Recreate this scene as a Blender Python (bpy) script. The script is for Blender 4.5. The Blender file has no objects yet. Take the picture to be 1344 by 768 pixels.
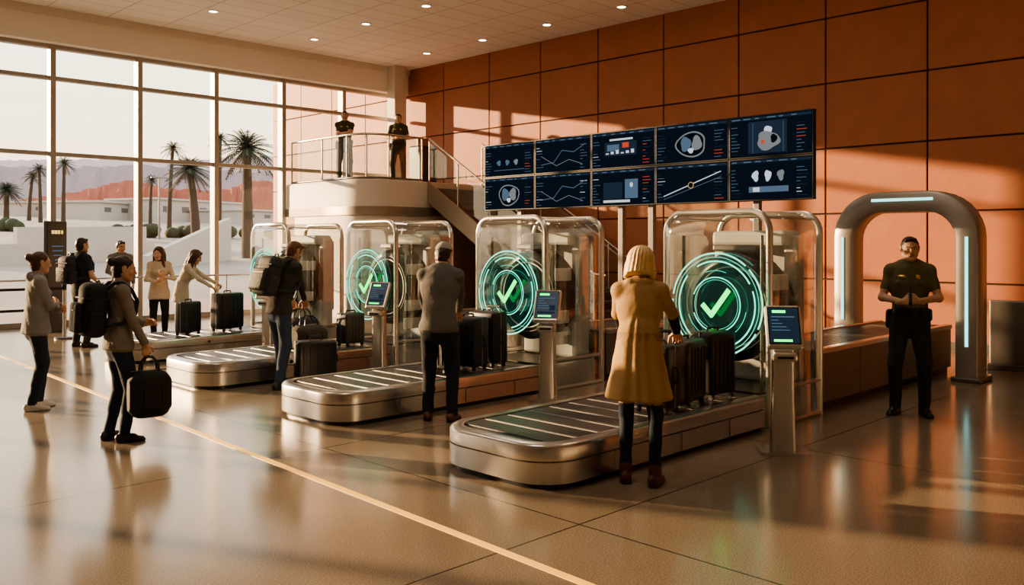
import bpy, bmesh, math, random
import numpy as np
from mathutils import Vector, Matrix
random.seed(7)
R2=math.sqrt(2)
SC=bpy.context.scene
COL=SC.collection
# ---------------------------------------------------------------- materials
MATS={}
def mat(name,col=(.5,.5,.5),rough=.5,metal=0,bump=0,bscale=40,var=0,vscale=8,emit=None,estr=0,spec=.5,stretch=None,bdist=.02):
    if name in MATS: return MATS[name]
    m=bpy.data.materials.new(name); m.use_nodes=True
    nt=m.node_tree; b=nt.nodes['Principled BSDF']
    b.inputs['Base Color'].default_value=(*col,1)
    b.inputs['Roughness'].default_value=rough
    b.inputs['Metallic'].default_value=metal
    b.inputs['Specular IOR Level'].default_value=spec
    tc=nt.nodes.new('ShaderNodeTexCoord'); src=tc.outputs['Object']
    if stretch:
        mp=nt.nodes.new('ShaderNodeMapping'); mp.inputs['Scale'].default_value=stretch; nt.links.new(src,mp.inputs['Vector']); src=mp.outputs[0]
    if var:
        n=nt.nodes.new('ShaderNodeTexNoise'); n.inputs['Scale'].default_value=vscale; n.inputs['Detail'].default_value=5
        nt.links.new(src,n.inputs['Vector'])
        mx=nt.nodes.new('ShaderNodeMix'); mx.data_type='RGBA'
        mx.inputs[6].default_value=(*[c*(1-var) for c in col],1)
        mx.inputs[7].default_value=(*[min(1,c*(1+var)) for c in col],1)
        nt.links.new(n.outputs['Fac'],mx.inputs[0]); nt.links.new(mx.outputs[2],b.inputs['Base Color'])
    if bump:
        n2=nt.nodes.new('ShaderNodeTexNoise'); n2.inputs['Scale'].default_value=bscale; n2.inputs['Detail'].default_value=3
        nt.links.new(src,n2.inputs['Vector'])
        bp=nt.nodes.new('ShaderNodeBump'); bp.inputs['Strength'].default_value=bump; bp.inputs['Distance'].default_value=bdist
        nt.links.new(n2.outputs['Fac'],bp.inputs['Height']); nt.links.new(bp.outputs[0],b.inputs['Normal'])
    if emit:
        b.inputs['Emission Color'].default_value=(*emit,1); b.inputs['Emission Strength'].default_value=estr
    MATS[name]=m; return m
def glassmat(name,tint=(1,1,1),base=.05,edge=.5,rough=.03,gcol=(1,1,1),milk=0):
    m=bpy.data.materials.new(name); m.use_nodes=True; nt=m.node_tree; nt.nodes.clear()
    o=nt.nodes.new('ShaderNodeOutputMaterial'); t=nt.nodes.new('ShaderNodeBsdfTransparent'); t.inputs[0].default_value=(*tint,1)
    g=nt.nodes.new('ShaderNodeBsdfGlossy'); g.inputs['Roughness'].default_value=rough; g.inputs[0].default_value=(*gcol,1)
    lw=nt.nodes.new('ShaderNodeLayerWeight'); lw.inputs[0].default_value=.25
    mr=nt.nodes.new('ShaderNodeMapRange'); mr.inputs['To Min'].default_value=base; mr.inputs['To Max'].default_value=edge
    nt.links.new(lw.outputs['Facing'],mr.inputs['Value'])
    mx=nt.nodes.new('ShaderNodeMixShader'); nt.links.new(mr.outputs[0],mx.inputs[0]); nt.links.new(t.outputs[0],mx.inputs[1]); nt.links.new(g.outputs[0],mx.inputs[2])
    out=mx.outputs[0]
    if milk:
        df=nt.nodes.new('ShaderNodeBsdfTranslucent'); df.inputs[0].default_value=(.9,.9,.86,1); m2=nt.nodes.new('ShaderNodeMixShader'); m2.inputs[0].default_value=milk
        nt.links.new(out,m2.inputs[1]); nt.links.new(df.outputs[0],m2.inputs[2]); out=m2.outputs[0]
    nt.links.new(out,o.inputs[0])
    MATS[name]=m; return m
def emimat(name,col,s):
    m=bpy.data.materials.new(name); m.use_nodes=True; nt=m.node_tree; nt.nodes.clear()
    o=nt.nodes.new('ShaderNodeOutputMaterial'); e=nt.nodes.new('ShaderNodeEmission'); e.inputs[0].default_value=(*col,1); e.inputs[1].default_value=s
    nt.links.new(e.outputs[0],o.inputs[0]); MATS[name]=m; return m
# ---------------------------------------------------------------- mesh builder
class MB:
    def __init__(s): s.V=[];s.F=[];s.M=[];s.S=[];s.mats=[]
    def mi(s,m):
        if m not in s.mats: s.mats.append(m)
        return s.mats.index(m)
    def add(s,vs,fs,m,smooth=False):
        o=len(s.V); s.V+= [tuple(v) for v in vs]; k=s.mi(m)
        for f in fs: s.F.append(tuple(i+o for i in f)); s.M.append(k); s.S.append(smooth)
    def box(s,c,sz,m,bev=0,rot=None,seg=2,smooth=False):
        bm=bmesh.new(); bmesh.ops.create_cube(bm,size=1)
        for v in bm.verts: v.co=Vector((v.co.x*sz[0],v.co.y*sz[1],v.co.z*sz[2]))
        if bev: bmesh.ops.bevel(bm,geom=list(bm.edges),offset=min(bev,min(sz)*.49),segments=seg,profile=.5,affect='EDGES')
        Rm=Matrix.Identity(3) if rot is None else (Matrix.Rotation(rot,3,'Z') if isinstance(rot,(int,float)) else rot)
        bm.verts.ensure_lookup_table(); bm.verts.index_update()
        c=Vector(c)
        s.add([Rm@v.co+c for v in bm.verts],[[v.index for v in f.verts] for f in bm.faces],m,smooth); bm.free()
    def bx(s,x0,x1,y0,y1,z0,z1,m,bev=0,seg=2): s.box(((x0+x1)/2,(y0+y1)/2,(z0+z1)/2),(x1-x0,y1-y0,z1-z0),m,bev,None,seg)
    def rings(s,rs,m,c0=True,c1=True,smooth=True,closed=True):
        n=len(rs[0]); vs=[p for r in rs for p in r]; fs=[]
        for i in range(len(rs)-1):
            for j in range(n if closed else n-1):
                k=(j+1)%n; fs.append((i*n+j,i*n+k,(i+1)*n+k,(i+1)*n+j))
        s.add(vs,fs,m,smooth)
        if c0: s.add(rs[0],[tuple(range(n))[::-1]],m,False)
        if c1: s.add(rs[-1],[tuple(range(n))],m,False)
    def tube(s,pts,r,m,n=10,caps=True,closed=False):
        pts=[Vector(p) for p in pts]; N=len(pts); rr=r if isinstance(r,(list,tuple)) else [r]*N
        rs=[]; up=None
        for i in range(N):
            if closed: d=(pts[(i+1)%N]-pts[i-1]).normalized()
            else: d=(pts[min(i+1,N-1)]-pts[max(i-1,0)]).normalized()
            if up is None: up=d.orthogonal().normalized()
            up=(up-d*up.dot(d)); up=up.normalized() if up.length>1e-6 else d.orthogonal().normalized()
            w=d.cross(up)
            rs.append([pts[i]+(up*math.cos(a)+w*math.sin(a))*rr[i] for a in [2*math.pi*k/n for k in range(n)]])
        if closed: rs.append(rs[0]); caps=False
        s.rings(rs,m,caps,caps)
    def cyl(s,p1,p2,r1,m,r2=None,n=20): s.tube([p1,p2],[r1,r1 if r2 is None else r2],m,n)
    def sph(s,c,r,m,nu=16,nv=10,rot=None):
        if isinstance(r,(int,float)): r=(r,r,r)
        c=Vector(c); rs=[]
        for j in range(nv+1):
            t=math.pi*(.001+.998*j/nv); rs.append([])
            for i in range(nu):
                a=2*math.pi*i/nu; v=Vector((r[0]*math.sin(t)*math.cos(a),r[1]*math.sin(t)*math.sin(a),-r[2]*math.cos(t)))
                if rot: v=rot@v
                rs[-1].append(c+v)
        s.rings(rs,m)
    def quad(s,a,b,c,d,m): s.add([a,b,c,d],[(0,1,2,3)],m)
    def done(s,name,loc=(0,0,0),rz=0,sc=1,parent=None):
        me=bpy.data.meshes.new(name); me.from_pydata(s.V,[],s.F)
        for m in s.mats: me.materials.append(m)
        me.polygons.foreach_set('material_index',s.M); me.polygons.foreach_set('use_smooth',s.S); me.update()
        o=bpy.data.objects.new(name,me); COL.objects.link(o); o.location=loc; o.rotation_euler=(0,0,rz); o.scale=(sc,)*3
        if parent: o.parent=parent
        return o
def empty(name,loc=(0,0,0)):
    e=bpy.data.objects.new(name,None); COL.objects.link(e); e.location=loc; return e
def rrect(x0,x1,y0,y1,r,n=6):
    r=max(.001,min(r,(x1-x0)/2-.0005,(y1-y0)/2-.0005)); P=[]
    for cx,cy,a0 in ((x1-r,y0+r,-90),(x1-r,y1-r,0),(x0+r,y1-r,90),(x0+r,y0+r,180)):
        for i in range(n+1):
            a=math.radians(a0+90*i/n); P.append((cx+r*math.cos(a),cy+r*math.sin(a)))
    return P
# ---------------------------------------------------------------- shared mats
steel=mat('brushed_steel',(.58,.56,.53),.27,.9,bump=.03,bscale=80)
steel_d=mat('dark_steel',(.2,.19,.18),.4,.7)
alu=mat('satin_aluminium',(.62,.59,.55),.28,.8)
blackp=mat('black_plastic',(.014,.014,.015),.35)
rubber=mat('belt_rubber',(.035,.036,.038),.36,bump=.1,bscale=60)
cream=mat('cream_plaster',(.68,.62,.54),.6,var=.05)
greyp=mat('machine_grey',(.42,.41,.39),.45,var=.05)
glass_w=glassmat('window_glass',(.97,.97,.95),.015,.25,.01)
glass_r=glassmat('railing_glass',(.86,.92,.9),.05,.4,.02)
glass_s=glassmat('scanner_acrylic',(.90,.93,.92),.06,.75,.04,milk=.02)
teal=emimat('holo_teal',(.10,.90,.60),1.1)
teal_w=emimat('holo_teal_bright',(.20,1,.68),1.6)
green=emimat('holo_green',(.06,1,.15),2.6)
lightstrip=emimat('arch_light',(.35,.9,.84),1.8)
# ---------------------------------------------------------------- room
A=15.5; B=20.0; C=6.65; AL=-9.0; BB=-7.0
def floor_mat():
    m=bpy.data.materials.new('terrazzo_floor'); m.use_nodes=True; nt=m.node_tree; L=nt.links; N=nt.nodes
    b=N['Principled BSDF']; tc=N.new('ShaderNodeTexCoord')
    v=N.new('ShaderNodeTexNoise'); v.inputs['Scale'].default_value=110; v.inputs['Detail'].default_value=3; v.inputs['Roughness'].default_value=.75
    L.new(tc.outputs['Object'],v.inputs['Vector'])
    r=N.new('ShaderNodeValToRGB'); e=r.color_ramp.elements
    e[0].position=.3; e[0].color=(.11,.085,.062,1); e[1].position=.72; e[1].color=(.42,.35,.27,1)
    x=e.new(.5); x.color=(.245,.20,.15,1)
    L.new(v.outputs['Fac'],r.inputs[0])
    n=N.new('ShaderNodeTexNoise'); n.inputs['Scale'].default_value=.7; n.inputs['Detail'].default_value=6; L.new(tc.outputs['Object'],n.inputs['Vector'])
    sp=N.new('ShaderNodeSeparateXYZ'); L.new(tc.outputs['Object'],sp.inputs[0])
    def joint(out,off,per,w):
        a=N.new('ShaderNodeMath'); a.operation='ADD'; a.inputs[1].default_value=off+100*per; L.new(out,a.inputs[0])
        mo=N.new('ShaderNodeMath'); mo.operation='MODULO'; mo.inputs[1].default_value=per; L.new(a.outputs[0],mo.inputs[0])
        lt=N.new('ShaderNodeMath'); lt.operation='LESS_THAN'; lt.inputs[1].default_value=w; L.new(mo.outputs[0],lt.inputs[0]); return lt.outputs[0]
    j1=joint(sp.outputs[0],-1.3,2.9,.014); j2=joint(sp.outputs[1],-3.6,2.9,.014)
    mxm=N.new('ShaderNodeMath'); mxm.operation='MAXIMUM'; L.new(j1,mxm.inputs[0]); L.new(j2,mxm.inputs[1])
    mx=N.new('ShaderNodeMix'); mx.data_type='RGBA'; mx.inputs[7].default_value=(.04,.03,.025,1)
    L.new(mxm.outputs[0],mx.inputs[0]); L.new(r.outputs[0],mx.inputs[6]); L.new(mx.outputs[2],b.inputs['Base Color'])
    mr=N.new('ShaderNodeMapRange'); mr.inputs['To Min'].default_value=.11; mr.inputs['To Max'].default_value=.23; L.new(n.outputs['Fac'],mr.inputs['Value']); L.new(mr.outputs[0],b.inputs['Roughness'])
    b.inputs['Specular IOR Level'].default_value=.6
    return m
mb=MB(); mb.bx(AL,A+.3,BB,B,-.2,0,floor_mat()); mb.done('floor')
# ceiling
def ceil_mat():
    m=bpy.data.materials.new('ceiling_tile'); m.use_nodes=True; nt=m.node_tree; L=nt.links; N=nt.nodes
    b=N['Principled BSDF']; tc=N.new('ShaderNodeTexCoord'); br=N.new('ShaderNodeTexBrick')
    br.offset=0; br.inputs['Scale'].default_value=1; br.inputs['Brick Width'].default_value=1.2; br.inputs['Row Height'].default_value=.6
    br.inputs['Mortar Size'].default_value=.012; br.inputs['Color1'].default_value=(.84,.82,.78,1); br.inputs['Color2'].default_value=(.81,.79,.75,1); br.inputs['Mortar'].default_value=(.52,.49,.45,1)
    L.new(tc.outputs['Object'],br.inputs['Vector']); L.new(br.outputs['Color'],b.inputs['Base Color']); b.inputs['Roughness'].default_value=.8
    return m
mb=MB(); mb.bx(AL,A+.3,BB,B+.4,C,C+.2,ceil_mat()); mb.done('ceiling')
# orange wall
orange=mat('terracotta_panel',(.39,.145,.075),.62,bump=.12,bscale=25,var=.16,vscale=3)
seam=mat('panel_seam',(.04,.015,.01),.8)
mb=MB(); mb.bx(A+.03,A+.3,BB,B+6.5,0,C+.6,seam)
zs=[0,1.1,2.3,3.5,4.7,5.9,7.2]
b_=5.53-1.8*7
while b_<B+6:
    for i in range(6):
        mb.bx(A,A+.05,b_+.015,b_+1.8-.015,zs[i]+.015,min(zs[i+1],C+.6)-.015,orange,.006,1)
    b_+=1.8
mb.done('wall_right')
mb=MB(); mb.bx(A-.02,A,BB,11,0,.12,steel_d,.004); mb.done('baseboard_right')
mb=MB(); mb.bx(AL,A+.3,BB-.2,BB,0,C,cream); mb.done('wall_back')
mb=MB(); mb.bx(AL-.2,AL,BB,B,0,C,cream); mb.done('wall_left')
# window wall
frame=mat('window_frame',(.4,.37,.33),.45,.3)
edges=[11.68+1.82*k for k in range(-11,3)]
edges=[AL]+[e for e in edges if e>AL+.5]
if edges[-1]<A-.3: edges.append(A)
HW=5.95
for i in range(len(edges)-1):
    a0,a1=edges[i],edges[i+1]; mb=MB()
    mb.bx(a0-.055,a0+.055,B-.12,B+.12,0,HW,frame,.008)
    for z,t in ((.06,.12),(3.65,.08),(5.25,.08),(HW-.04,.08)): mb.bx(a0+.055,a1-.055,B-.09,B+.09,z-t/2,z+t/2,frame,.006)
    mb.quad((a0,B,.1),(a1,B,.1),(a1,B,HW),(a0,B,HW),glass_w)
    mb.done('window_%d'%(i+1))
mb=MB(); mb.bx(AL,A,B-.35,B+.3,HW,C,mat('soffit_plaster',(.85,.81,.73),.6)); mb.bx(AL,A,B-.42,B-.35,C-.16,C,cream); mb.done('wall_window_bulkhead')
mb=MB(); mb.bx(14.75,15.15,19.3,19.65,3.25,C,cream,.01); mb.done('structural_column')
# downlights
dl=emimat('downlight_glow',(1,.82,.6),12); mb=MB(); trimm=mat('light_trim',(.75,.72,.68),.4)
for a in (14.4,11.5,8.6,5.7,2.8):
    for k in range(9):
        b=2.8+2.1*k+( .7 if a in(11.5,5.7) else 0)
        if b>19: continue
        mb.tube([(a+.1*math.cos(t),b+.1*math.sin(t),C-.006) for t in [2*math.pi*i/20 for i in range(20)]],.014,trimm,6,closed=True)
        mb.cyl((a,b,C-.008),(a,b,C-.001),.088,dl,n=20)
mb.done('ceiling_downlights')
# yellow floor line
yl=mat('floor_guide_strip',(.9,.55,.12),.35,emit=(1,.5,.08),estr=.6)  # slight emission imitates warm light caught by the line
mb=MB(); p0=Vector((3.38,.3,0)); p1=Vector((4.19,19,0)); d=(p1-p0).normalized(); w=Vector((-d.y,d.x,0))*.03
vs=[p0-w,p0+w,p1+w,p1-w]; mb.rings([[v+Vector((0,0,-.01)) for v in vs],[v+Vector((0,0,.003)) for v in vs]],yl,smooth=False)
mb.done('floor_guide_line')
# ---------------------------------------------------------------- mezzanine
mez=MB(); MZ=3.25
band=mat('mezzanine_fascia',(.34,.29,.23),.4,.4)
def planL(a0,a1,b0,b1,r,z):
    P=[(a1,b0,z),(a1,b1,z),(a0,b1,z)]
    for i in range(9):
        t=math.radians(180+90*i/8); P.append((a0+r+r*math.cos(t),b0+r+r*math.sin(t),z))
    return P
mez.rings([planL(11.75,15.45,16.55,19.5,.7,0),planL(11.75,15.45,16.55,19.5,.7,2.45)],cream,smooth=True)
mez.rings([planL(11.72,15.45,16.5,19.85,.72,2.45),planL(11.72,15.45,16.5,19.85,.72,3.2),planL(11.76,15.45,16.54,19.85,.7,MZ)],cream,smooth=True)
fl=planL(11.712,15.45,16.492,19.85,.72,2.42)
mez.rings([fl,[(x,y,2.62) for x,y,z in fl]],band)
mez.done('mezzanine_platform')
rl=MB()
path=[(11.85,19.8),(11.85,18.4),(11.85,17.35)]+[(12.55+.7*math.cos(t),17.35+.7*math.sin(t)) for t in [math.radians(180+90*i/6) for i in range(1,7)]]+[(13.55,16.65)]
rl.rings([[(x,y,MZ+.05) for x,y in path],[(x,y,MZ+1.0) for x,y in path]],glass_r,False,False,closed=False)
rl.tube([(x,y,MZ+1.06) for x,y in path],.028,steel,8)
rl.tube([(x,y,MZ+.04) for x,y in path],.03,steel_d,6)
for x,y in (path[0],path[1],path[2],path[5],path[8],path[-1]): rl.cyl((x,y,MZ),(x,y,MZ+1.05),.02,steel,n=8)
rl.done('mezzanine_glass_railing')
st=MB(); tread=mat('stair_tread',(.16,.14,.12),.5); NS=19; rise=MZ/NS; run=.29
for i in range(NS-1):
    z=MZ-rise*(i+1); y=16.47-run*i
    st.bx(13.62,15.4,y-run-.02,y,z-.045,z,tread,.005,1)
    st.bx(13.64,15.38,y-run,y-run+.02,z-rise,z-.045,steel_d)
for a in (13.6,15.42):
    y0,y1=16.47,16.5-run*(NS-1)
    st.rings([[(a-.02,y0,MZ-.5),(a-.02,y0,MZ),(a-.02,y1,.17),(a-.02,y1-.05,0),(a-.02,y1+.6,0)],[(a+.02,y0,MZ-.5),(a+.02,y0,MZ),(a+.02,y1,.17),(a+.02,y1-.05,0),(a+.02,y1+.6,0)]],band,smooth=False)
for a in (13.62,15.36):
    y0,y1=16.45,16.5-run*(NS-1)
    st.tube([(a,y0,MZ+1.04),(a,y1,1.15),(a,y1-.3,1.12)],.026,steel,8)
    st.quad((a,y0,MZ+.1),(a,y0,MZ+.95),(a,y1,1.05),(a,y1,.2),glass_r)
    for k in range(6):
        t=k/5; y=y0+(y1-y0)*t; z=MZ+(.17-MZ)*t
        st.cyl((a,y,max(0,z-.05)),(a,y,z+.97),.018,steel,n=8)
st.done('staircase')
cb=MB(); cb.box((14.35,17.6,MZ+.5),(.55,.5,1.0),blackp,.04); cb.box((14.3,17.55,MZ+1.08),(.35,.05,.25),steel_d,.01); cb.done('mezzanine_desk')
# ---------------------------------------------------------------- video wall
vw=MB(); VA=11.0; bL=11.70; bR=5.36; ZT=3.55; ZB=2.35
scr=emimat('screen_panel',(.010,.017,.030),.55)
c_bar=emimat('ui_bluegrey',(.18,.28,.40),.5); c_dim=emimat('ui_dim',(.03,.05,.08),.6); c_hi=emimat('ui_white',(.75,.8,.85),.8); c_red=emimat('ui_red',(.8,.12,.06),.7); c_amb=emimat('ui_amber',(.8,.45,.15),.7); c_gr=emimat('ui_grey',(.32,.34,.36),.6); c_dk=emimat('ui_black',(.01,.015,.02),.5)
vw.bx(VA,VA+.07,bR,bL,ZB,ZT,blackp,.01)
cw=(bL-bR)/5; ch=(ZT-ZB)/2
def R(u0,u1,v0,v1,o,m,e=.006):
    a=VA-e; vw.quad((a,o[0]-u0,o[1]+v0),(a,o[0]-u1,o[1]+v0),(a,o[0]-u1,o[1]+v1),(a,o[0]-u0,o[1]+v1),m)
def disc(cu,cv,ru,rv,o,m,e=.008,n=28,amp=0,seed=0):
    a=VA-e; rr=random.Random(seed); k1,k2=rr.random()*6,rr.random()*6
    vw.add([(a,o[0]-cu-ru*(1+amp*math.sin(3*t+k1)+amp*.6*math.sin(5*t+k2))*math.cos(t),o[1]+cv+rv*(1+amp*math.sin(3*t+k1))*math.sin(t)) for t in [2*math.pi*i/n for i in range(n)]],[tuple(range(n))],m)
def line(pts,th,o,m,e=.009):
    for (u0,v0),(u1,v1) in zip(pts[:-1],pts[1:]):
        d=Vector((u1-u0,v1-v0)); d.normalize(); n=Vector((-d.y,d.x))*th/2; a=VA-e
        vw.quad((a,o[0]-u0-n.x,o[1]+v0+n.y),(a,o[0]-u1-n.x,o[1]+v1+n.y),(a,o[0]-u1+n.x,o[1]+v1-n.y),(a,o[0]-u0+n.x,o[1]+v0-n.y),m)
rnd=random.Random(3)
for i in range(5):
    for j in range(2):
        o=(bL-cw*i,ZB+ch*(1-j)); W=cw; Hh=ch
        vw.bx(VA-.012,VA+.002,o[0]-W+.004,o[0]-.004,o[1]+.004,o[1]+Hh-.004,blackp,.003)
        R(.02,W-.02,.02,Hh-.02,o,scr,.0125)
        R(.03,W-.03,Hh-.07,Hh-.035,o,c_dim,.013)
        for k in range(6): R(.05+k*.18,.05+k*.18+rnd.uniform(.05,.14),Hh-.06,Hh-.045,o,c_bar,.0135)
        for side in (0,1):
            u=.04 if side==0 else W-.24
            for k in range(9):
                m=rnd.choice([c_bar,c_bar,c_dim,c_red if side else c_bar,c_hi if rnd.random()<.2 else c_dim])
                R(u,u+rnd.uniform(.05,.17),.06+k*.047,.068+k*.047,o,m,.0135)
        kind=(i*2+j)
        if kind in (6,1):
            disc(W*.5,Hh*.45,.26,.19,o,c_gr,.014,40,.05,kind); disc(W*.5,Hh*.45,.235,.168,o,c_dk,.0145,40,.05,kind)
            disc(W*.43,Hh*.47,.09,.11,o,c_bar,.015,24,.1,kind+2); disc(W*.58,Hh*.47,.085,.11,o,c_gr,.0155,24,.1,kind+5); disc(W*.5,Hh*.3,.05,.04,o,c_hi,.016,16,.1,2)
        elif kind==8:
            R(W*.24,W*.7,.06,Hh-.1,o,c_dim,.0135)
            disc(W*.48,Hh*.62,.06,.06,o,c_hi,.014,20,.1,1); disc(W*.48,Hh*.38,.17,.13,o,c_gr,.0145,30,.12,3); disc(W*.42,Hh*.36,.03,.03,o,c_red,.016,12); disc(W*.55,Hh*.42,.05,.06,o,c_dk,.016,16,.1,4)
            line([(W*.3,Hh*.1),(W*.3,Hh*.8)],.006,o,c_bar,.0165); line([(W*.66,Hh*.1),(W*.66,Hh*.8)],.006,o,c_bar,.0165)
        elif kind==9:
            for k in range(3): disc(W*(.33+.15*k),Hh*.58,.05,.075,o,c_hi if k<2 else c_gr,.014,16,.15,k)
            R(W*.25,W*.72,.12,.2,o,c_bar,.014); R(W*.3,W*.38,.13,.19,o,c_hi,.015)
        elif kind in (2,3):
            line([(W*.12,Hh*.25),(W*.35,Hh*.3),(W*.5,Hh*.62),(W*.7,Hh*.55),(W*.9,Hh*.75)],.012,o,c_bar,.014); line([(W*.12,Hh*.5),(W*.4,Hh*.2),(W*.62,Hh*.35),(W*.85,Hh*.2)],.009,o,c_gr,.015)
        elif kind==7:
            line([(W*.12,Hh*.2),(W*.9,Hh*.75)],.014,o,c_hi,.014); line([(W*.12,Hh*.12),(W*.9,Hh*.62)],.008,o,c_bar,.014); disc(W*.5,Hh*.45,.05,.05,o,c_amb,.015,20); disc(W*.5,Hh*.45,.038,.038,o,c_dk,.016,20)
        elif kind==4:
            R(W*.22,W*.72,.2,.42,o,c_dim,.014); R(W*.26,W*.45,.28,.38,o,c_bar,.0145); R(W*.5,W*.6,.32,.4,o,c_red,.0145); R(W*.3,W*.66,.44,.47,o,c_hi,.0145)
            for k in range(6): R(W*.24+k*.1,W*.24+k*.1+.06,.23,.25+.02*(k%3),o,c_hi,.015)
        elif kind==5:
            R(W*.2,W*.5,.12,.38,o,c_dim,.014); R(W*.54,W*.74,.12,.42,o,c_bar,.014); disc(W*.64,.33,.03,.04,o,c_hi,.015,12); R(W*.2,W*.62,.06,.10,o,c_hi,.015)
        else:
            for k in range(3): disc(W*(.3+.17*k),Hh*.42,.05,.05,o,rnd.choice([c_bar,c_gr]),.014,16,.12,k)
            line([(W*.2,Hh*.2),(W*.8,Hh*.2)],.01,o,c_bar,.014)
for b in (8.64,8.05,6.25,10.9): vw.bx(VA+.08,VA+.16,b-.05,b+.05,0,2.9,steel_d,.01); vw.box((VA+.12,b,.015),(.4,.35,.03),steel_d,.01)
vw.done('video_wall')
# ---------------------------------------------------------------- conveyors + scanners
def roller_conveyor(b0,a0,a1=7.52,w=1.25):
    m=MB(); b1=b0+w
    def rg(ins,z,r=.34):
        P=[(a1,b0+ins,z),(a1,b1-ins,z)]
        rr=r-ins
        for i in range(9):
            t=math.radians(90+90*i/8); P.append((a0+r+rr*math.cos(t),b1-r+rr*math.sin(t),z))
        for i in range(9):
            t=math.radians(180+90*i/8); P.append((a0+r+rr*math.cos(t),b0+r+rr*math.sin(t),z))
        return P
    m.rings([rg(.05,0),rg(.05,.05)],blackp,True,False)
    m.rings([rg(.0,.045),rg(0,.2)],steel,True,False)
    m.rings([rg(0.008,.2),rg(.008,.212)],steel_d,False,False)
    m.rings([rg(0,.212),rg(0,.3),rg(.008,.318),rg(.025,.33),rg(.11,.33)],steel,True,False)
    m.rings([rg(.11,.33),rg(.115,.318)],steel_d,False,False)
    m.rings([rg(.115,.31),rg(.115,.316)],rubber,False,True)
    a=a0+.32
    while a<a1-.05:
        m.box((a,(b0+b1)/2,.318),(.225,w-.26,.016),rubber,.006)
        m.box((a+.13,(b0+b1)/2,.318),(.014,w-.26,.016),steel_d,.004)
        a+=.26
    for a in (a0+.75,a0+1.65,a0+2.4):
        m.bx(a-.004,a+.004,b0-.001,b0+.01,.05,.2,steel_d)
    m.cyl((a0+1.2,b0-.004,.25),(a0+1.2,b0+.01,.25),.02,blackp,n=12)
    return m
def hoop(b0,b1,z1,r,a):
    P=[(a,b0,0.0),(a,b0,z1-r)]
    for i in range(1,8):
        t=math.radians(180-90*i/8); P.append((a,b0+r+r*math.cos(t),z1-r+r*math.sin(t)))
    P.append((a,b0+r,z1)); P.append((a,b1-r,z1))
    for i in range(1,8):
        t=math.radians(90-90*i/8); P.append((a,b1-r+r*math.cos(t),z1-r+r*math.sin(t)))
    P+= [(a,b1,z1-r),(a,b1,0.0)]
    return P
def annulus(m,c,r0,r1,ma,t0=0,t1=360,th=.003,n=None):
    n=n or max(6,int((t1-t0)/5)); full=(t1-t0)>=360
    rs=[]
    for i in range(n+1):
        t=math.radians(t0+(t1-t0)*i/n); cs,sn=math.cos(t),math.sin(t)
        rs.append([(c[0]-th/2,c[1]+r0*cs,c[2]+r0*sn),(c[0]-th/2,c[1]+r1*cs,c[2]+r1*sn),(c[0]+th/2,c[1]+r1*cs,c[2]+r1*sn),(c[0]+th/2,c[1]+r0*cs,c[2]+r0*sn)])
    m.rings(rs,ma,not full,not full,smooth=False)
def mk_film():
    m=bpy.data.materials.new('holo_film'); m.use_nodes=True; nt=m.node_tree; nt.nodes.clear()
    o=nt.nodes.new('ShaderNodeOutputMaterial'); t=nt.nodes.new('ShaderNodeBsdfTransparent'); t.inputs[0].default_value=(.74,.82,.80,1)
    e=nt.nodes.new('ShaderNodeEmission'); e.inputs[0].default_value=(.1,.7,.55,1); e.inputs[1].default_value=.015
    a=nt.nodes.new('ShaderNodeAddShader'); nt.links.new(t.outputs[0],a.inputs[0]); nt.links.new(e.outputs[0],a.inputs[1]); nt.links.new(a.outputs[0],o.inputs[0]); return m
film=mk_film()
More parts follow.
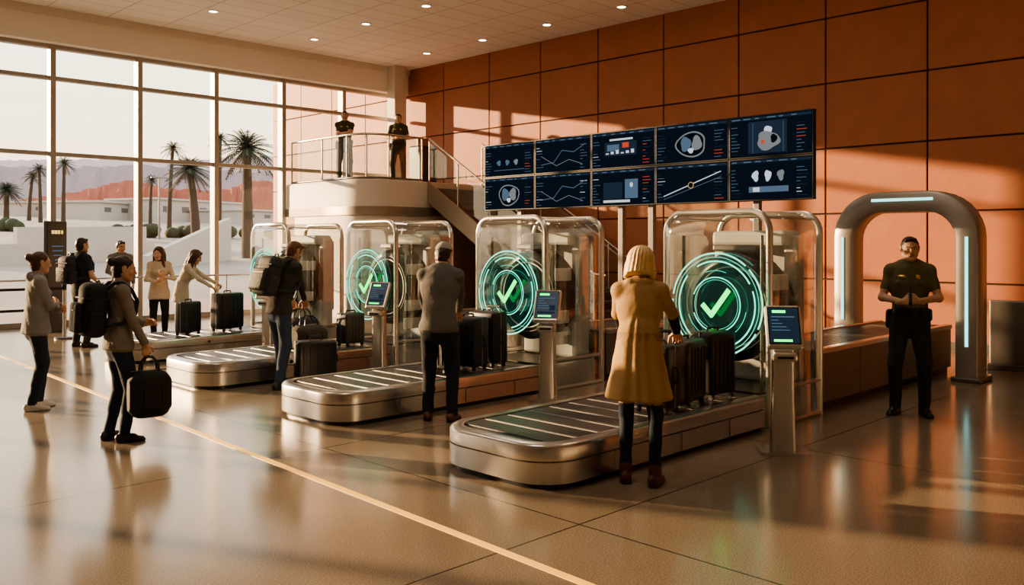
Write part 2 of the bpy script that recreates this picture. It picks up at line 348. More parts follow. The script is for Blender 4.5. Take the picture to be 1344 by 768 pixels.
def scanner(b0,w=1.22):
    E=empty('baggage_scanner',(8.14,b0+w/2,0)); a0,a1=7.54,8.78; b1=b0+w; ZT=2.08
    off=Vector((-8.14,-(b0+w/2),0))
    def fin(m,n):
        o=m.done(n); o.parent=E; o.location=off; return o
    m=MB()
    for a in (a0+.1,a1-.1):
        m.tube(hoop(b0+.02,b1-.02,ZT,.2,a),.034,alu,10)
    for b in (b0+.02,b1-.02):
        m.tube([(a0+.1,b,.36),(a1-.1,b,.36)],.025,alu,8); m.tube([(a0+.1,b,.02),(a1-.1,b,.02)],.03,alu,8)
    for b in (b0+.09,b1-.09): m.tube([(a0+.1,b,ZT-.06),(a1-.1,b,ZT-.06)],.014,alu,8)
    fin(m,'frame')
    m=MB()
    def hr(a,ins): return hoop(b0+ins,b1-ins,ZT-ins+.01,.22-ins*.6,a)
    seq=[(a0,.13),(a0+.015,.075),(a0+.05,.03),(a0+.11,0),(a1-.11,0),(a1-.05,.03),(a1-.015,.075),(a1,.13)]
    m.rings([hr(a,i) for a,i in seq],glass_s,False,False,closed=False)
    for a,ins in ((a0,.13),(a1,.13)):
        P=[p for p in hr(a,ins)]; n=len(P)
        top=[(p[0],p[1],max(p[2],.95)) for p in P]
        m.add(top,[tuple(range(n))],glass_s)
    fin(m,'acrylic_shell')
    m=MB(); bc=(b0+b1)/2
    m.rings([[(a,b,z) for a,b in rrect(a0+.08,a1-.08,b0+.09,b1-.09,.1,5)] for z in (0,.30)],greyp)
    m.rings([[(a,b,z) for a,b in rrect(a0+.1,a1-.1,b0+.14,b1-.14,.08,5)] for z in (.30,.325)],rubber)
    n=48
    prof=[(7.92,.36),(7.92,.52),(7.97,.56),(8.3,.56),(8.35,.52),(8.35,.36),(8.3,.33),(7.97,.33),(7.92,.36)]
    m.rings([[(pa,bc+min(pr,.49)*math.cos(t) if pr>.49 else bc+pr*math.cos(t),1.12+pr*math.sin(t)) for pa,pr in prof] for t in [2*math.pi*i/n for i in range(n+1)]],blackp,False,False)
    annulus(m,(7.915,bc,1.12),.40,.415,alu); annulus(m,(7.912,bc,1.12),.455,.463,steel_d)
    m.box((8.45,bc,.55),(.26,.9,.46),greyp,.04)
    m.box((8.48,b0+.2,1.1),(.2,.14,1.5),greyp,.03); m.box((8.48,b1-.2,1.1),(.2,.14,1.5),greyp,.03)
    m.box((8.42,bc,1.82),(.34,.86,.16),greyp,.04); m.box((8.1,bc,1.72),(.24,.5,.07),steel_d,.02)
    m.box((8.6,bc,1.2),(.05,.9,1.2),greyp,.02)
    for k in range(4): m.box((8.02+.02*k,b0+.14,.6+k*.26),(.3,.02,.16),greyp,.01)
    m.cyl((7.75,b0+.16,.3),(7.75,b0+.16,1.85),.018,steel_d,n=8)
    m.cyl((7.75,b1-.16,.3),(7.75,b1-.16,1.85),.018,steel_d,n=8)
    fin(m,'ct_gantry')
    m=MB(); c=(7.47,b0+.5,1.17)
    annulus(m,c,.0,.45,film,th=.002)
    for t0,t1 in ((10,130),(136,205),(211,364)): annulus(m,c,.495,.510,teal_w,t0,t1)
    annulus(m,c,.462,.468,teal)
    for t0,t1 in ((60,150),(160,260),(280,400)): annulus(m,c,.418,.432,teal_w,t0,t1)
    annulus(m,c,.262,.272,teal_w,20,340); annulus(m,c,.24,.244,teal)
    for t0 in (70,190,300): annulus(m,c,.33,.335,teal,t0,t0+40)
    def seg(p,q,wd):
        d=Vector((0,q[0]-p[0],q[1]-p[1])).normalized(); nn=Vector((0,-d.z,d.y))*wd/2
        P=Vector((c[0]-.012,c[1]+p[0],c[2]+p[1])); Q=Vector((c[0]-.012,c[1]+q[0],c[2]+q[1]))
        X=Vector((.006,0,0)); m.rings([[P-nn,P+nn,Q+nn,Q-nn],[P-nn+X,P+nn+X,Q+nn+X,Q-nn+X]],green,smooth=False)
    seg((.15,.0),(.035,-.115),.05); seg((.055,-.115),(-.15,.15),.05)
    fin(m,'hologram_display')
    return E
BS=[4.15,7.05,9.95,12.85]; A0=[4.5,4.7,4.75,5.05]
for b0,a0 in zip(BS,A0):
    roller_conveyor(b0,a0).done('roller_conveyor'); scanner(b0)
def exit_conv(b0,a0,a1,z=.66,w=1.0):
    m=MB(); m.bx(a0,a1,b0+.05,b0+w-.05,.0,.08,blackp); m.bx(a0,a1,b0,b0+w,.08,z-.05,mat('conveyor_panel',(.2,.175,.15),.35,.5),.01)
    m.bx(a0,a1,b0-.015,b0+.08,z-.06,z,steel,.01); m.bx(a0,a1,b0+w-.08,b0+w+.015,z-.06,z,steel,.01); m.bx(a0,a1,b0+.08,b0+w-.08,z-.05,z-.02,rubber)
    a=a0+.1
    while a<a1-.05: m.bx(a-.004,a+.004,b0+.085,b0+w-.085,z-.022,z-.016,steel_d); a+=.13
    for k in range(1,4): a=a0+(a1-a0)*k/4; m.bx(a-.005,a+.005,b0-.002,b0+.02,.08,z-.06,blackp); m.bx(a-.16,a-.09,b0-.004,b0+.01,.3,.36,steel_d)
    m.done('exit_conveyor')
exit_conv(4.22,8.82,12.7); exit_conv(7.1,8.82,10.7); exit_conv(10.0,8.82,10.7)
# ---------------------------------------------------------------- arch
m=MB(); a=12.15; c0,c1=3.66,5.54; ZT=2.46; archm=mat('arch_metal',(.36,.33,.30),.4,.4)
def archring(a,o,i):
    out=hoop(c0+o,c1-o,ZT-o,.62-o,a); inn=hoop(c0+i,c1-i,ZT-i,.62-i*.9 if .62-i*.9>.1 else .1,a); return out,inn
n=len(hoop(0,1,1,.2,0))
o1,i1=archring(a-.19,.02,.25); o2,i2=archring(a-.17,.0,.27); o3,i3=archring(a+.17,0,.27); o4,i4=archring(a+.19,.02,.25)
m.rings([[i1[k],o1[k],o2[k],o3[k],o4[k],i4[k],i3[k],i2[k]] for k in range(n)],archm,True,True)
def strip(P):
    m.rings([[Vector(p)+Vector((-.012,0,0))-w_,Vector(p)+Vector((-.012,0,0))+w_,Vector(p)+Vector((.01,0,0))+w_,Vector(p)+Vector((.01,0,0))-w_] for p,w_ in P],lightstrip,smooth=False)
Y=Vector((0,.018,0)); Zv=Vector((0,0,.018))
strip([((a-.19,c0+.13,.45),Y),((a-.19,c0+.13,1.85),Y)]); strip([((a-.19,c1-.13,.7),Y),((a-.19,c1-.13,1.85),Y)])
strip([((a-.19,4.2,ZT-.11),Zv),((a-.19,5.0,ZT-.11),Zv)])
m.box((a,c0+.13,.03),(.5,.36,.06),steel_d,.015); m.box((a,c1-.13,.03),(.5,.36,.06),steel_d,.015)
m.done('body_scanner_arch')
m=MB()
for k,(x,y) in enumerate(((13.5,3.72),(13.9,3.3))):
    m.box((x,y,.52),(.08,.5,.9),steel_d,.02,rot=.1); m.box((x,y,.04),(.16,.55,.08),steel_d,.01,rot=.1)
m.done('barrier_gate')
# ---------------------------------------------------------------- kiosks
def kiosk(loc,dirv,h=1.18):
    m=MB(); rz=math.atan2(dirv[0],-dirv[1])
    m.rings([[(x,y,z) for x,y in rrect(-.2,.2,-.17,.17,.06,4)] for z in (0,.03)],steel)
    m.rings([[(x*s,y*s+oy,z) for x,y in rrect(-.095,.095,-.06,.06,.03,4)] for z,s,oy in ((.03,1.1,0),(.5,.95,.0),(h-.28,.95,0))],steel)
    tilt=Matrix.Rotation(math.radians(-28),3,'X')
    m.box((0,-.03,h-.12),(.30,.06,.40),alu,.025,rot=tilt)
    c=Vector((0,-.03,h-.12)); n=tilt@Vector((0,-1,0)); u=Vector((1,0,0)); v=tilt@Vector((0,0,1))
    def q(u0,u1,v0,v1,e,ma):
        P=[c+n*(.031+e)+u*a_+v*b_ for a_,b_ in ((u0,v0),(u1,v0),(u1,v1),(u0,v1))]; m.add(P,[(0,1,2,3)],ma)
    q(-.13,.13,-.16,.175,.0,blackp); q(-.12,.12,-.15,.165,.001,mat('kiosk_screen',(.008,.012,.022),.3,emit=(.02,.045,.07),estr=.6,spec=.3))
    q(-.09,.02,.12,.145,.003,green); q(-.1,.09,.08,.09,.003,c_bar)
    for k in range(4): q(-.1,-.1+.06+.03*k,.05-.03*k,.058-.03*k,.003,c_bar)
    q(-.1,.1,-.1,-.075,.003,c_dim); q(.03,.1,-.06,.0,.003,c_dim); q(-.09,.06,-.14,-.12,.003,green)
    m.box((0,-.085,h-.36),(.2,.12,.07),alu,.02); m.box((0,-.147,h-.36),(.13,.01,.02),blackp)
    m.done('check_in_kiosk',loc,rz)
kiosk((6.86,3.62,0),(-.8,-.6)); kiosk((7.25,6.68,0),(-.85,-.5)); kiosk((7.12,9.66,0),(-.9,-.4)); kiosk((7.1,12.58,0),(-.9,-.4))
# ---------------------------------------------------------------- luggage
def suitcase(loc,rz,sz,col,name='suitcase',handle=True,hz=.18):
    m=MB(); w,d,h=sz; ma=mat('luggage_%s'%str(col),col,.42,bump=.15,bscale=50)
    z0=.045
    m.box((0,0,z0+h/2),(w,d,h),ma,min(w,d)*.16,seg=3,smooth=True)
    n=5
    for k in range(n):
        x=-w*.34+w*.68*k/(n-1); m.box((x,-d/2-.002,z0+h/2),(.018,.012,h*.78),ma,.004); m.box((x,d/2+.002,z0+h/2),(.018,.012,h*.78),ma,.004)
    m.box((0,0,z0+h/2),(w+.006,.022,h+.004),steel_d,min(w,d)*.1,seg=3)
    for x in (-w*.38,w*.38):
        for y in (-d*.36,d*.36): m.cyl((x-.01,y,.024),(x+.01,y,.024),.024,blackp,n=12); m.box((x,y,.045),(.03,.04,.03),blackp,.005)
    m.tube([(-.08,0,z0+h-.005),(-.07,0,z0+h+.03),(.07,0,z0+h+.03),(.08,0,z0+h-.005)],.011,blackp,8)
    m.tube([(w/2-.005,-.0,z0+h*.4),(w/2+.03,0,z0+h*.43),(w/2+.03,0,z0+h*.62),(w/2-.005,0,z0+h*.65)],.010,blackp,8)
    if handle:
        for x in (-.1,.1): m.cyl((x,d*.38,z0+h-.02),(x,d*.38,z0+h+hz),.008,steel,n=8)
        m.tube([(-.11,d*.38,z0+h+hz),(.11,d*.38,z0+h+hz)],.014,blackp,8)
    return m.done(name,loc,rz)
def duffel(loc,rz,sz,col,name='duffel_bag',shoulder=False):
    m=MB(); w,d,h=sz; ma=mat('bag_%s'%str(col),col,.75,bump=.35,bscale=22)
    rs=[]
    for k in range(11):
        t=-1+2*k/10; s=(1-abs(t)**5*.35); x=t*w/2
        rs.append([(x,y*s,h/2+(z-h/2)*s) for y,z in rrect(-d/2,d/2,0,h,min(d,h)*.36,5)])
    m.rings(rs,ma)
    for x in (-w*.25,w*.25):
        m.tube([(x+.0,y,z) for y,z in [( (d/2+.006)*math.cos(t) , h/2+(h/2+.004)*math.sin(t)) for t in [math.radians(-60+300*i/12) for i in range(13)]]],.006,blackp,6)
    for y in (-d*.22,d*.22):
        m.tube([(-w*.22,y,h*.93),(-w*.18,y*.8,h+.07),(-w*.08,y*.5,h+.12),(w*.08,y*.5,h+.12),(w*.18,y*.8,h+.07),(w*.22,y,h*.93)],.01,blackp,6)
    m.box((0,-d/2-.0,h*.42),(w*.42,.03,h*.42),ma,.012)
    m.tube([(-w*.42,0,h+.0),(w*.42,0,h+.0)],.006,steel_d,6)
    return m.done(name,loc,rz)
T=.329
blk=(.014,.013,.014); nav=(.02,.022,.03); gry=(.045,.043,.042)
suitcase((6.18,4.42,T),-math.pi/2+.1,(.34,.24,.54),blk,hz=.1)
suitcase((6.62,4.44,T),.2,(.42,.26,.54),(.035,.022,.016),hz=.05); suitcase((7.12,4.47,T),-.1,(.38,.28,.58),blk,handle=False)
suitcase((6.35,7.45,T),-math.pi/2,(.4,.24,.52),blk,handle=False); suitcase((6.72,7.42,T),-math.pi/2+.1,(.42,.25,.56),nav,handle=False); suitcase((7.08,7.48,T),-math.pi/2,(.44,.25,.6),blk,hz=.05)
suitcase((6.05,9.55,0),-.35,(.5,.28,.5),blk,handle=False)
duffel((6.42,10.3,T),.1,(.5,.28,.34),(.07,.055,.042)); suitcase((7.08,10.28,T),.1,(.34,.25,.42),gry,handle=False); duffel((6.6,10.75,T),.2,(.5,.3,.4),nav)
suitcase((6.12,13.3,T),.5,(.38,.24,.48),nav,handle=False); suitcase((6.85,13.45,T),.35,(.5,.3,.58),blk,handle=False)
duffel((7.25,7.95,T),.1,(.34,.24,.3),blk)
duffel((7.25,4.9,T),.4,(.36,.24,.3),blk)
# ---------------------------------------------------------------- SDF humans
def V3(*a): return np.array(a,float)
def cone(a,b,ra,rb,mt,n=None,s=1.,k=.02,clip=None,w=0,lk=None,pri=0): return dict(a=np.array(a,float),b=np.array(b,float),ra=ra,rb=rb,m=mt,n=None if n is None else np.array(n,float)/np.linalg.norm(n),s=s,k=k,clip=clip or [],w=w,lk=lk,pri=pri)
def sphp(c,r,mt,**kw): return cone(c,np.array(c,float)+V3(0,0,1e-4),r,r,mt,**kw)
def pd(p,P):
    ab=p['b']-p['a']; L=ab@ab
    q=P-p['a']; t=np.clip((q@ab)/L,0,1); q=q-t[...,None]*ab
    if p['n'] is not None: q=q+(q@p['n'])[...,None]*p['n']*(p['s']-1)
    d=np.sqrt((q*q).sum(-1))-(p['ra']+(p['rb']-p['ra'])*t)
    if p['n'] is not None: d=d/ (1+.25*(p['s']-1))
    if p['w']:
        X,Y_,Z=P[...,0],P[...,1],P[...,2]
        d=d+p['w']*(np.sin(34*Z+14*X+5*np.sin(13*Y_+9*X))*.6+np.sin(23*X-19*Y_+17*Z)*.5)
    if p['lk']:
        am,fr,wv=p['lk']; X,Y_,Z=P[...,0]-p['a'][0],P[...,1]-p['a'][1],P[...,2]
        d=d+am*np.sin(fr*np.arctan2(X,Y_)+wv*np.sin(11*Z)+3*np.sin(2.3*np.arctan2(Y_,X)))
    for cp,cn in p['clip']: d=np.maximum(d,(P-cp)@cn)
    return d
def nets(prims,h):
    lo=np.min([np.minimum(p['a']-p['ra'],p['b']-p['rb']) for p in prims],0)-3*h
    hi=np.max([np.maximum(p['a']+p['ra'],p['b']+p['rb']) for p in prims],0)+3*h
    n=np.ceil((hi-lo)/h).astype(int)+1
    ax=[lo[i]+h*np.arange(n[i]) for i in range(3)]
    F=np.full(n,.1)
    for p in prims:
        mg=.05; l=np.minimum(p['a']-p['ra'],p['b']-p['rb'])-mg; u=np.maximum(p['a']+p['ra'],p['b']+p['rb'])+mg
        i0=np.maximum(((l-lo)/h).astype(int),0); i1=np.minimum(((u-lo)/h).astype(int)+2,n)
        sl=tuple(slice(i0[i],i1[i]) for i in range(3))
        P=np.stack(np.meshgrid(*[ax[i][sl[i]] for i in range(3)],indexing='ij'),-1)
        d=pd(p,P); f=F[sl]; k=p['k']
        hh=np.maximum(k-np.abs(f-d),0)/k; F[sl]=np.minimum(f,d)-hh*hh*k*.25
    I=F<0
    cs=[(x,y,z) for x in(0,1) for y in(0,1) for z in(0,1)]
    def sub(Aa,c): return Aa[c[0]:n[0]-1+c[0],c[1]:n[1]-1+c[1],c[2]:n[2]-1+c[2]]
    cnt=sum(sub(I,c).astype(int) for c in cs); act=(cnt>0)&(cnt<8)
    ids=np.argwhere(act); N=len(ids); acc=np.zeros((N,3)); c_=np.zeros(N)
    vals={c:F[ids[:,0]+c[0],ids[:,1]+c[1],ids[:,2]+c[2]] for c in cs}
    for c in cs:
        for ax_ in range(3):
            if c[ax_]==0:
                c2=list(c); c2[ax_]=1; c2=tuple(c2); v0,v1=vals[c],vals[c2]; mk=(v0<0)!=(v1<0)
                t=np.where(mk,v0/np.where(mk,v0-v1,1),0)
                pt=np.tile(np.array(c,float),(N,1)); pt[:,ax_]=t
                acc[mk]+=pt[mk]; c_[mk]+=1
    Vt=lo+h*(ids+acc/c_[:,None])
    idx=-np.ones(act.shape,int)
    idx[ids[:,0],ids[:,1],ids[:,2]]=np.arange(N)
    Fs=[]
    for ax_ in range(3):
        o=[i for i in range(3) if i!=ax_]
        s0=[slice(1,-1)]*3; s0[ax_]=slice(0,-1); s1=list(s0); s1[ax_]=slice(1,None)
        a_=I[tuple(s0)]; b_=I[tuple(s1)]; e=np.argwhere(a_!=b_)
        base=e+1; base[:,ax_]-=1
        sg=a_[e[:,0],e[:,1],e[:,2]]
        def g(d0,d1):
            q=base.copy(); q[:,o[0]]-=d0; q[:,o[1]]-=d1; return idx[q[:,0],q[:,1],q[:,2]]
        Q=np.stack([g(1,1),g(0,1),g(0,0),g(1,0)],1)
        flip=sg if ax_!=1 else ~sg
        Q[~flip]=Q[~flip][:,::-1]; Fs.append(Q)
    Fc=np.concatenate(Fs); Fc=Fc[(Fc>=0).all(1)]
    cen=Vt[Fc].mean(1); D=np.stack([pd(p,cen)-p['pri'] for p in prims],0); best=D.argmin(0)
    ms=[prims[i]['m'] for i in best]
    return Vt,Fc,ms
def Rx(a): c,s=math.cos(a),math.sin(a); return np.array([[1,0,0],[0,c,-s],[0,s,c]])
def Rz(a): c,s=math.cos(a),math.sin(a); return np.array([[c,-s,0],[s,c,0],[0,0,1]])
def Ry(a): c,s=math.cos(a),math.sin(a); return np.array([[c,0,s],[0,1,0],[-s,0,c]])
def ik(A_,T_,l1,l2,h):
    d=T_-A_; L=np.linalg.norm(d); u=d/L; Lc=min(L,(l1+l2)*.995); x=(l1*l1-l2*l2+Lc*Lc)/(2*Lc); y=math.sqrt(max(l1*l1-x*x,0))
    hp=h-u*(h@u); hp/=np.linalg.norm(hp)+1e-9
    return A_+u*x+hp*y, A_+u*Lc
def hand_prims(sg,curl,thumb=0):
    Zax=V3(0,0,1); m='skin'
    P=[cone((0,-.05,0),(0,.01,0),.027,.027,m,n=Zax,s=1.25,k=.01),cone((0,.005,0),(0,.068,0),.029,.039,m,n=Zax,s=2.5,k=.012)]
    for x,L in ((.031,.072),(.0105,.08),(-.0105,.073),(-.031,.058)):
        p=V3(x*sg,.074,0); ang=curl*.25; r=.0095
        P.append(cone((x*sg*.8,.04,0),p,.011,.0105,m,k=.008))
        for fr in (.45,.31,.24):
            ang+=curl; q=p+L*fr*V3(0,math.cos(ang),-math.sin(ang)); P.append(cone(p,q,r,r-.0008,m,k=.0035)); p=q; r-=.0008
    p=V3(.022*sg,.012,-.006); 
    for dv,L,r in ((V3(sg*.72,.62,-.3),.042,.0145),(V3(sg*.35,.85,-.42-curl*.3),.032,.012),(V3(sg*.05,.85,-.55-curl*.3),.026,.0105)):
        q=p+dv/np.linalg.norm(dv)*L; P.append(cone(p,q,r,r-.0015,m,k=.006)); p=q
    return P
def head_prims(o):
    f=o.get('fem'); P=[]
    P.append(cone((0,-.018,.0),(0,-.012,.022),.09,.093,'skin',n=(1,0,0),s=1.18,k=.02))
    P.append(cone((0,.01,.0),(0,.022,-.04),.075,.062,'skin',n=(1,0,0),s=1.12,k=.03))
    P.append(cone((0,.03,-.05),(0,.062,-.092),.052,.026 if f else .031,'skin',k=.03))
    for s in (-1,1):
        P.append(cone((s*.045,-.0,-.05),(s*.02,.06,-.09),.03,.022,'skin',k=.02))
        P.append(cone((s*.012,.084,.022),(s*.042,.070,.02),.012,.01,'skin',k=.01))
        P.append(sphp((s*.042,.055,-.025),.027,'skin',k=.015))
        P.append(cone((s*.080,-.008,-.02),(s*.083,-.014,.012),.018,.021,'skin',n=(1,0,0),s=2.6,k=.005))
        P.append(cone((s*.015,.0965,.025),(s*.043,.081,.026),.0035,.003,'hair',k=.002)) 
        P.append(sphp((s*.031,.0765,.003),.0108,'eyewhite',k=.002)); P.append(sphp((s*.031,.0832,.0035),.0058,'iris',k=.002))
        P.append(cone((s*.018,.086,.012),(s*.043,.077,.0105),.006,.0055,'skin',k=.003))
        P.append(cone((s*.019,.084,-.007),(s*.042,.076,-.006),.0045,.0045,'skin',k=.003))
        P.append(sphp((s*.011,.097,-.033),.008,'skin',k=.005))
    P.append(cone((0,.086,.015),(0,.108,-.026),.008,.0115,'skin',k=.008))
    P.append(cone((-.02,.083,-.0565),(.02,.083,-.0565),.006,.006,'lip',k=.006)); P.append(cone((-.008,.0895,-.055),(.008,.0895,-.055),.006,.006,'lip',k=.006)); P.append(cone((-.012,.086,-.064),(.012,.086,-.064),.0065,.0065,'lip',k=.006))
    P.append(cone((0,-.02,-.05),(0,-.02,-.14),.055,.056,'skin',k=.02))
    hs=o.get('hair_style','short'); nn=V3(0,.78,-.62); nn/=np.linalg.norm(nn)
    cl=[(V3(0,.052,.062),nn)]; th=.0 if hs!='short' else -.003
    P.append(cone((0,-.022,.008),(0,-.018,.028),.099+th,.1+th,'hair',n=(1,0,0),s=1.16,k=.004,clip=cl,w=.0012))
    P.append(cone((0,-.03,0),(0,-.035,-.05),.085,.065,'hair',n=(1,0,0),s=1.05,k=.006,clip=[(V3(0,-.012,0),V3(0,1,0))]))
    if hs=='short':
        for s in (-1,1): P.append(cone((s*.07,.012,.03),(s*.074,.018,.0),.014,.006,'hair',k=.004))
        P.append(cone((-.035,.045,.092),(.035,.05,.09),.022,.02,'hair',k=.015))
    if hs in('bob','long'):
        L=-.12 if hs=='bob' else -.25; lk=(.0035,17,1.2)
        P.append(cone((0,-.03,.02),(0,-.04,L*.75),.1,.1 if hs=='bob' else .092,'hair',n=(1,0,0),s=.98,k=.01,clip=[(V3(0,.022,0),V3(0,1,0)),(V3(0,0,L),V3(0,-.25,-.97))],w=.002,lk=lk))
        for s in (-1,1):
            P.append(cone((s*.070,.03,.05),(s*.086,.02,L*.8),.022,.026,'hair',k=.01,w=.003))
            P.append(cone((s*.08,-.05,-.02),(s*.1,-.045,L*.92),.03,.022,'hair',k=.012,w=.003))
            P.append(cone((s*.015,.06,.1),(s*.064,.045,.045),.02,.02,'hair',k=.01))
        P.append(cone((0,-.02,.03),(0,-.02,.034),.1,.1,'hair',k=.01,clip=cl,w=.002,lk=(.002,17,1.2)))
        if hs=='long':
            for s in (-1,1): P.append(cone((s*.085,.02,-.14),(s*.1,.03,-.24),.03,.018,'hair',k=.01,w=.003))
    if hs=='bun': P.append(sphp((0,-.125,.05),.042,'hair',k=.012,w=.002)); P.append(cone((0,-.1,.03),(0,-.11,.04),.035,.035,'hair',k=.01))
    if o.get('cap'):
        P.append(cone((0,-.025,.035),(0,-.022,.045),.098,.098,'cap',n=(1,0,0),s=1.12,k=.003,clip=[(V3(0,0,.065),V3(0,.3,-.95))]))
    return P
SK=(.56,.33,.225)
def xf(o_loc,d,H):
    th=math.atan2(-d[0],d[1]); return th,H/1.75
def human(name,loc,d,H,o):
    th,sc=xf(loc,d,H); loc=np.array(loc if len(loc)==3 else (*loc,0),float)
    Rw=Rz(th)
    def L2(p): return Rw.T@(np.array(p,float)-loc)/sc
    f=o.get('fem'); P=[]
    top,bot,shoe='top','bottom','shoe'
    l1=math.radians(o.get('lean1',2)); l2=math.radians(o.get('lean2',4)); tw=math.radians(o.get('twist',0))
    M1=Rx(-l1); M2=Rz(tw)@Rx(-(l1+l2))
    pel=V3(0,o.get('pely',0)-math.sin(l1)*.05,.945); wa=pel+M1@V3(0,0,.14); ch=wa+M2@V3(0,.0,.21); nb=ch+M2@V3(0,-.01,.175)
    F1,F2=M1@V3(0,1,0),M2@V3(0,1,0); w=.0035
    sw=.150 if f else .172; bulk=o.get('bulk',1.)
    hw=.172 if f else .163
    P.append(cone(pel+V3(0,0,-.03),pel+M1@V3(0,0,.06),hw*bulk,hw*.93*bulk,bot,n=F1,s=1.42,k=.03))
    tucked=o.get('tucked')
    P.append(cone(pel+M1@V3(0,0,.09 if tucked else .05),wa,(.142 if f else .148)*bulk,(.13 if f else .145)*bulk,top,n=F1,s=1.38,k=.02 if tucked else .01,w=w))
    P.append(cone(wa,ch,(.128 if f else .145)*bulk,(.155 if f else .178)*bulk,top,n=F2,s=1.45,k=.03,w=w))
    P.append(cone(ch,ch+M2@V3(0,-.008,.075),(.155 if f else .178)*bulk,(.148 if f else .17)*bulk,top,n=F2,s=1.55,k=.03,w=w*.6))
    if f:
        for s in (-1,1): P.append(sphp(ch+M2@V3(s*.065,.075,-.01),.062,top,k=.03))
    shz=.118; SH=[ch+M2@V3(s*sw,-.012,shz) for s in (1,-1)]
    P.append(cone(SH[0],SH[1],.056,.056,top,k=.045))
    for s in (0,1): P.append(cone(nb+M2@V3(0,-.012,-.005),SH[s]+V3(0,0,.01),.05,.046,top,k=.04))
    if not tucked:
        hz=o.get('hem',.86); P.append(cone(wa,V3(0,pel[1],hz+.03),.15*bulk,(hw+.018)*bulk,top,n=F1,s=1.36,k=.008,clip=[(V3(0,0,hz),V3(0,0,-1))],w=w,pri=.012))
    else:
        bc=pel+M1@V3(0,0,.085); up=M1@V3(0,0,1)
        P.append(cone(bc-up*.05,bc+up*.05,(hw-.006)*bulk,(hw-.010)*bulk,'belt',n=F1,s=1.36,k=.003,clip=[(bc+up*.02,up),(bc-up*.022,-up)]))
    if o.get('coat'):
        hz=.63; P.append(cone(wa+V3(0,0,.02),V3(0,pel[1],hz-.02),.148,.262,'top',n=(0,1,0),s=1.3,k=.02,clip=[(V3(0,0,hz),V3(0,0,-1))],w=.003,lk=(.0075,9,.4),pri=.045))
        P.append(cone(wa-V3(0,0,.03),wa+V3(0,0,.03),.158,.158,'coatbelt',n=F1,s=1.36,k=.003,clip=[(wa+V3(0,0,.022),V3(0,0,1)),(wa-V3(0,0,.022),V3(0,0,-1))],pri=.047))
        P.append(cone(nb+M2@V3(-.06,-.03,-.0),nb+M2@V3(.06,-.03,-.0),.055,.055,top,n=M2@V3(0,0,1),s=1.4,k=.006))
    hy=math.radians(o.get('hyaw',0)); hp=math.radians(o.get('hpitch',5)); hr=math.radians(o.get('hroll',0))
    Mh=Rz(hy)@Ry(hr)@Rx(-hp)
    hc=nb+M2@V3(0,.012,.075)+Mh@V3(0,.012,.082)
    P.append(cone(nb-M2@V3(0,0,.03),hc+Mh@V3(0,-.022,-.06),.06 if not f else .052,.054 if not f else .047,'skin',k=.012))
    P.append(cone(nb+M2@V3(0,-.002,-.02),nb+M2@V3(0,.004,.028),.073,.066 if not f else .062,'collar' if 'collar' in o['mats'] else top,k=.008))
    if o.get('hood'): P.append(cone(nb+M2@V3(-.05,-.07,.0),nb+M2@V3(.05,-.07,.0),.055,.055,top,k=.02,w=.004)); 
    feet=o.get('feet',[(.11,0,-12),(-.11,.0,12)])
    for s,(fx,fy,fa) in zip((1,-1),feet):
        hip=pel+V3(s*.085,0,-.03); an=V3(fx,fy-.02,.09); kh=Rz(math.radians(fa))@V3(0,1,0)
        kn,an=ik(hip,an,.425,.415,kh)
        slim=o.get('slim',1.); mk=1.0 if f else 1.1
        P.append(cone(hip,kn,.094*slim*bulk if not f else .096*slim,.064*slim*mk,bot,k=.02,w=w))
        P.append(cone(kn,an+V3(0,0,.0),.061*slim*mk,.049*slim*mk,bot,k=.02,w=w,clip=[(V3(0,0,.07),V3(0,0,-1))]))
        P.append(cone(kn+(an-kn)*.15-kh*.012,kn+(an-kn)*.5-kh*.016,.05*slim,.045*slim,bot,k=.02))
        if o.get('boots'): P.append(cone(an+V3(0,0,.03),an+V3(0,0,-.03),.047,.045,shoe,k=.006))
        else: P.append(cone(an+V3(0,0,.01),an+V3(0,0,-.03),.042,.042,shoe,k=.006))
        z0=[(V3(0,0,.0),V3(0,0,-1))]
        hl=V3(fx,fy-.02,0)-kh*.045
        P.append(cone(hl+V3(0,0,.045),hl+kh*.12+V3(0,0,.035),.042,.044,shoe,k=.012,clip=z0))
        P.append(cone(hl+kh*.12+V3(0,0,.028),hl+kh*.19+V3(0,0,.024),.044,.034,shoe,n=(0,0,1),s=1.4,k=.012,clip=z0))
        P.append(cone(hl+kh*.01+V3(0,0,.012),hl+kh*.19+V3(0,0,.012),.045,.041,'sole',n=(0,0,1),s=1.0,k=.002,clip=z0+[(V3(0,0,.02),V3(0,0,1))]))
    parts=[]; hands=o.get('hands',[None,None])
    for i,s in enumerate((1,-1)):
        hd=hands[i] or {}
        if 'w' in hd: Tg=L2(hd['w'])
        else: Tg=np.array(hd.get('t',(s*.24,.03,.90)),float)
        hint=np.array(hd.get('hint',(s*.5,-.8,-.3)),float)
        el,wr=ik(SH[i],Tg,.285,.25,hint)
        short=o.get('short'); am=o.get('armmat',top)
        e_=.006 if o.get('loose') else 0
        ua=(el-SH[i])/np.linalg.norm(el-SH[i])
        P.append(cone(SH[i],el,.056+e_ if not f else .05+e_,.044+e_ if not f else .04+e_,top,k=.035,w=w*.8,clip=([] if not short else [(SH[i]+(el-SH[i])*.72,ua)])))
        if short:
            P.append(cone(SH[i],el,.044,.038,'skin',k=.004)); P.append(cone(el,wr,.039,.027,'skin',k=.02))
        else:
            P.append(cone(el,wr,.044+e_ if not f else .04+e_,.033+e_ if not f else .031+e_,am,k=.02,w=w*.8,clip=[(wr,(wr-el)/np.linalg.norm(wr-el))]))
            P.append(cone(el+(wr-el)*.8,wr+(wr-el)*.03,.024,.024,'skin',k=.003))
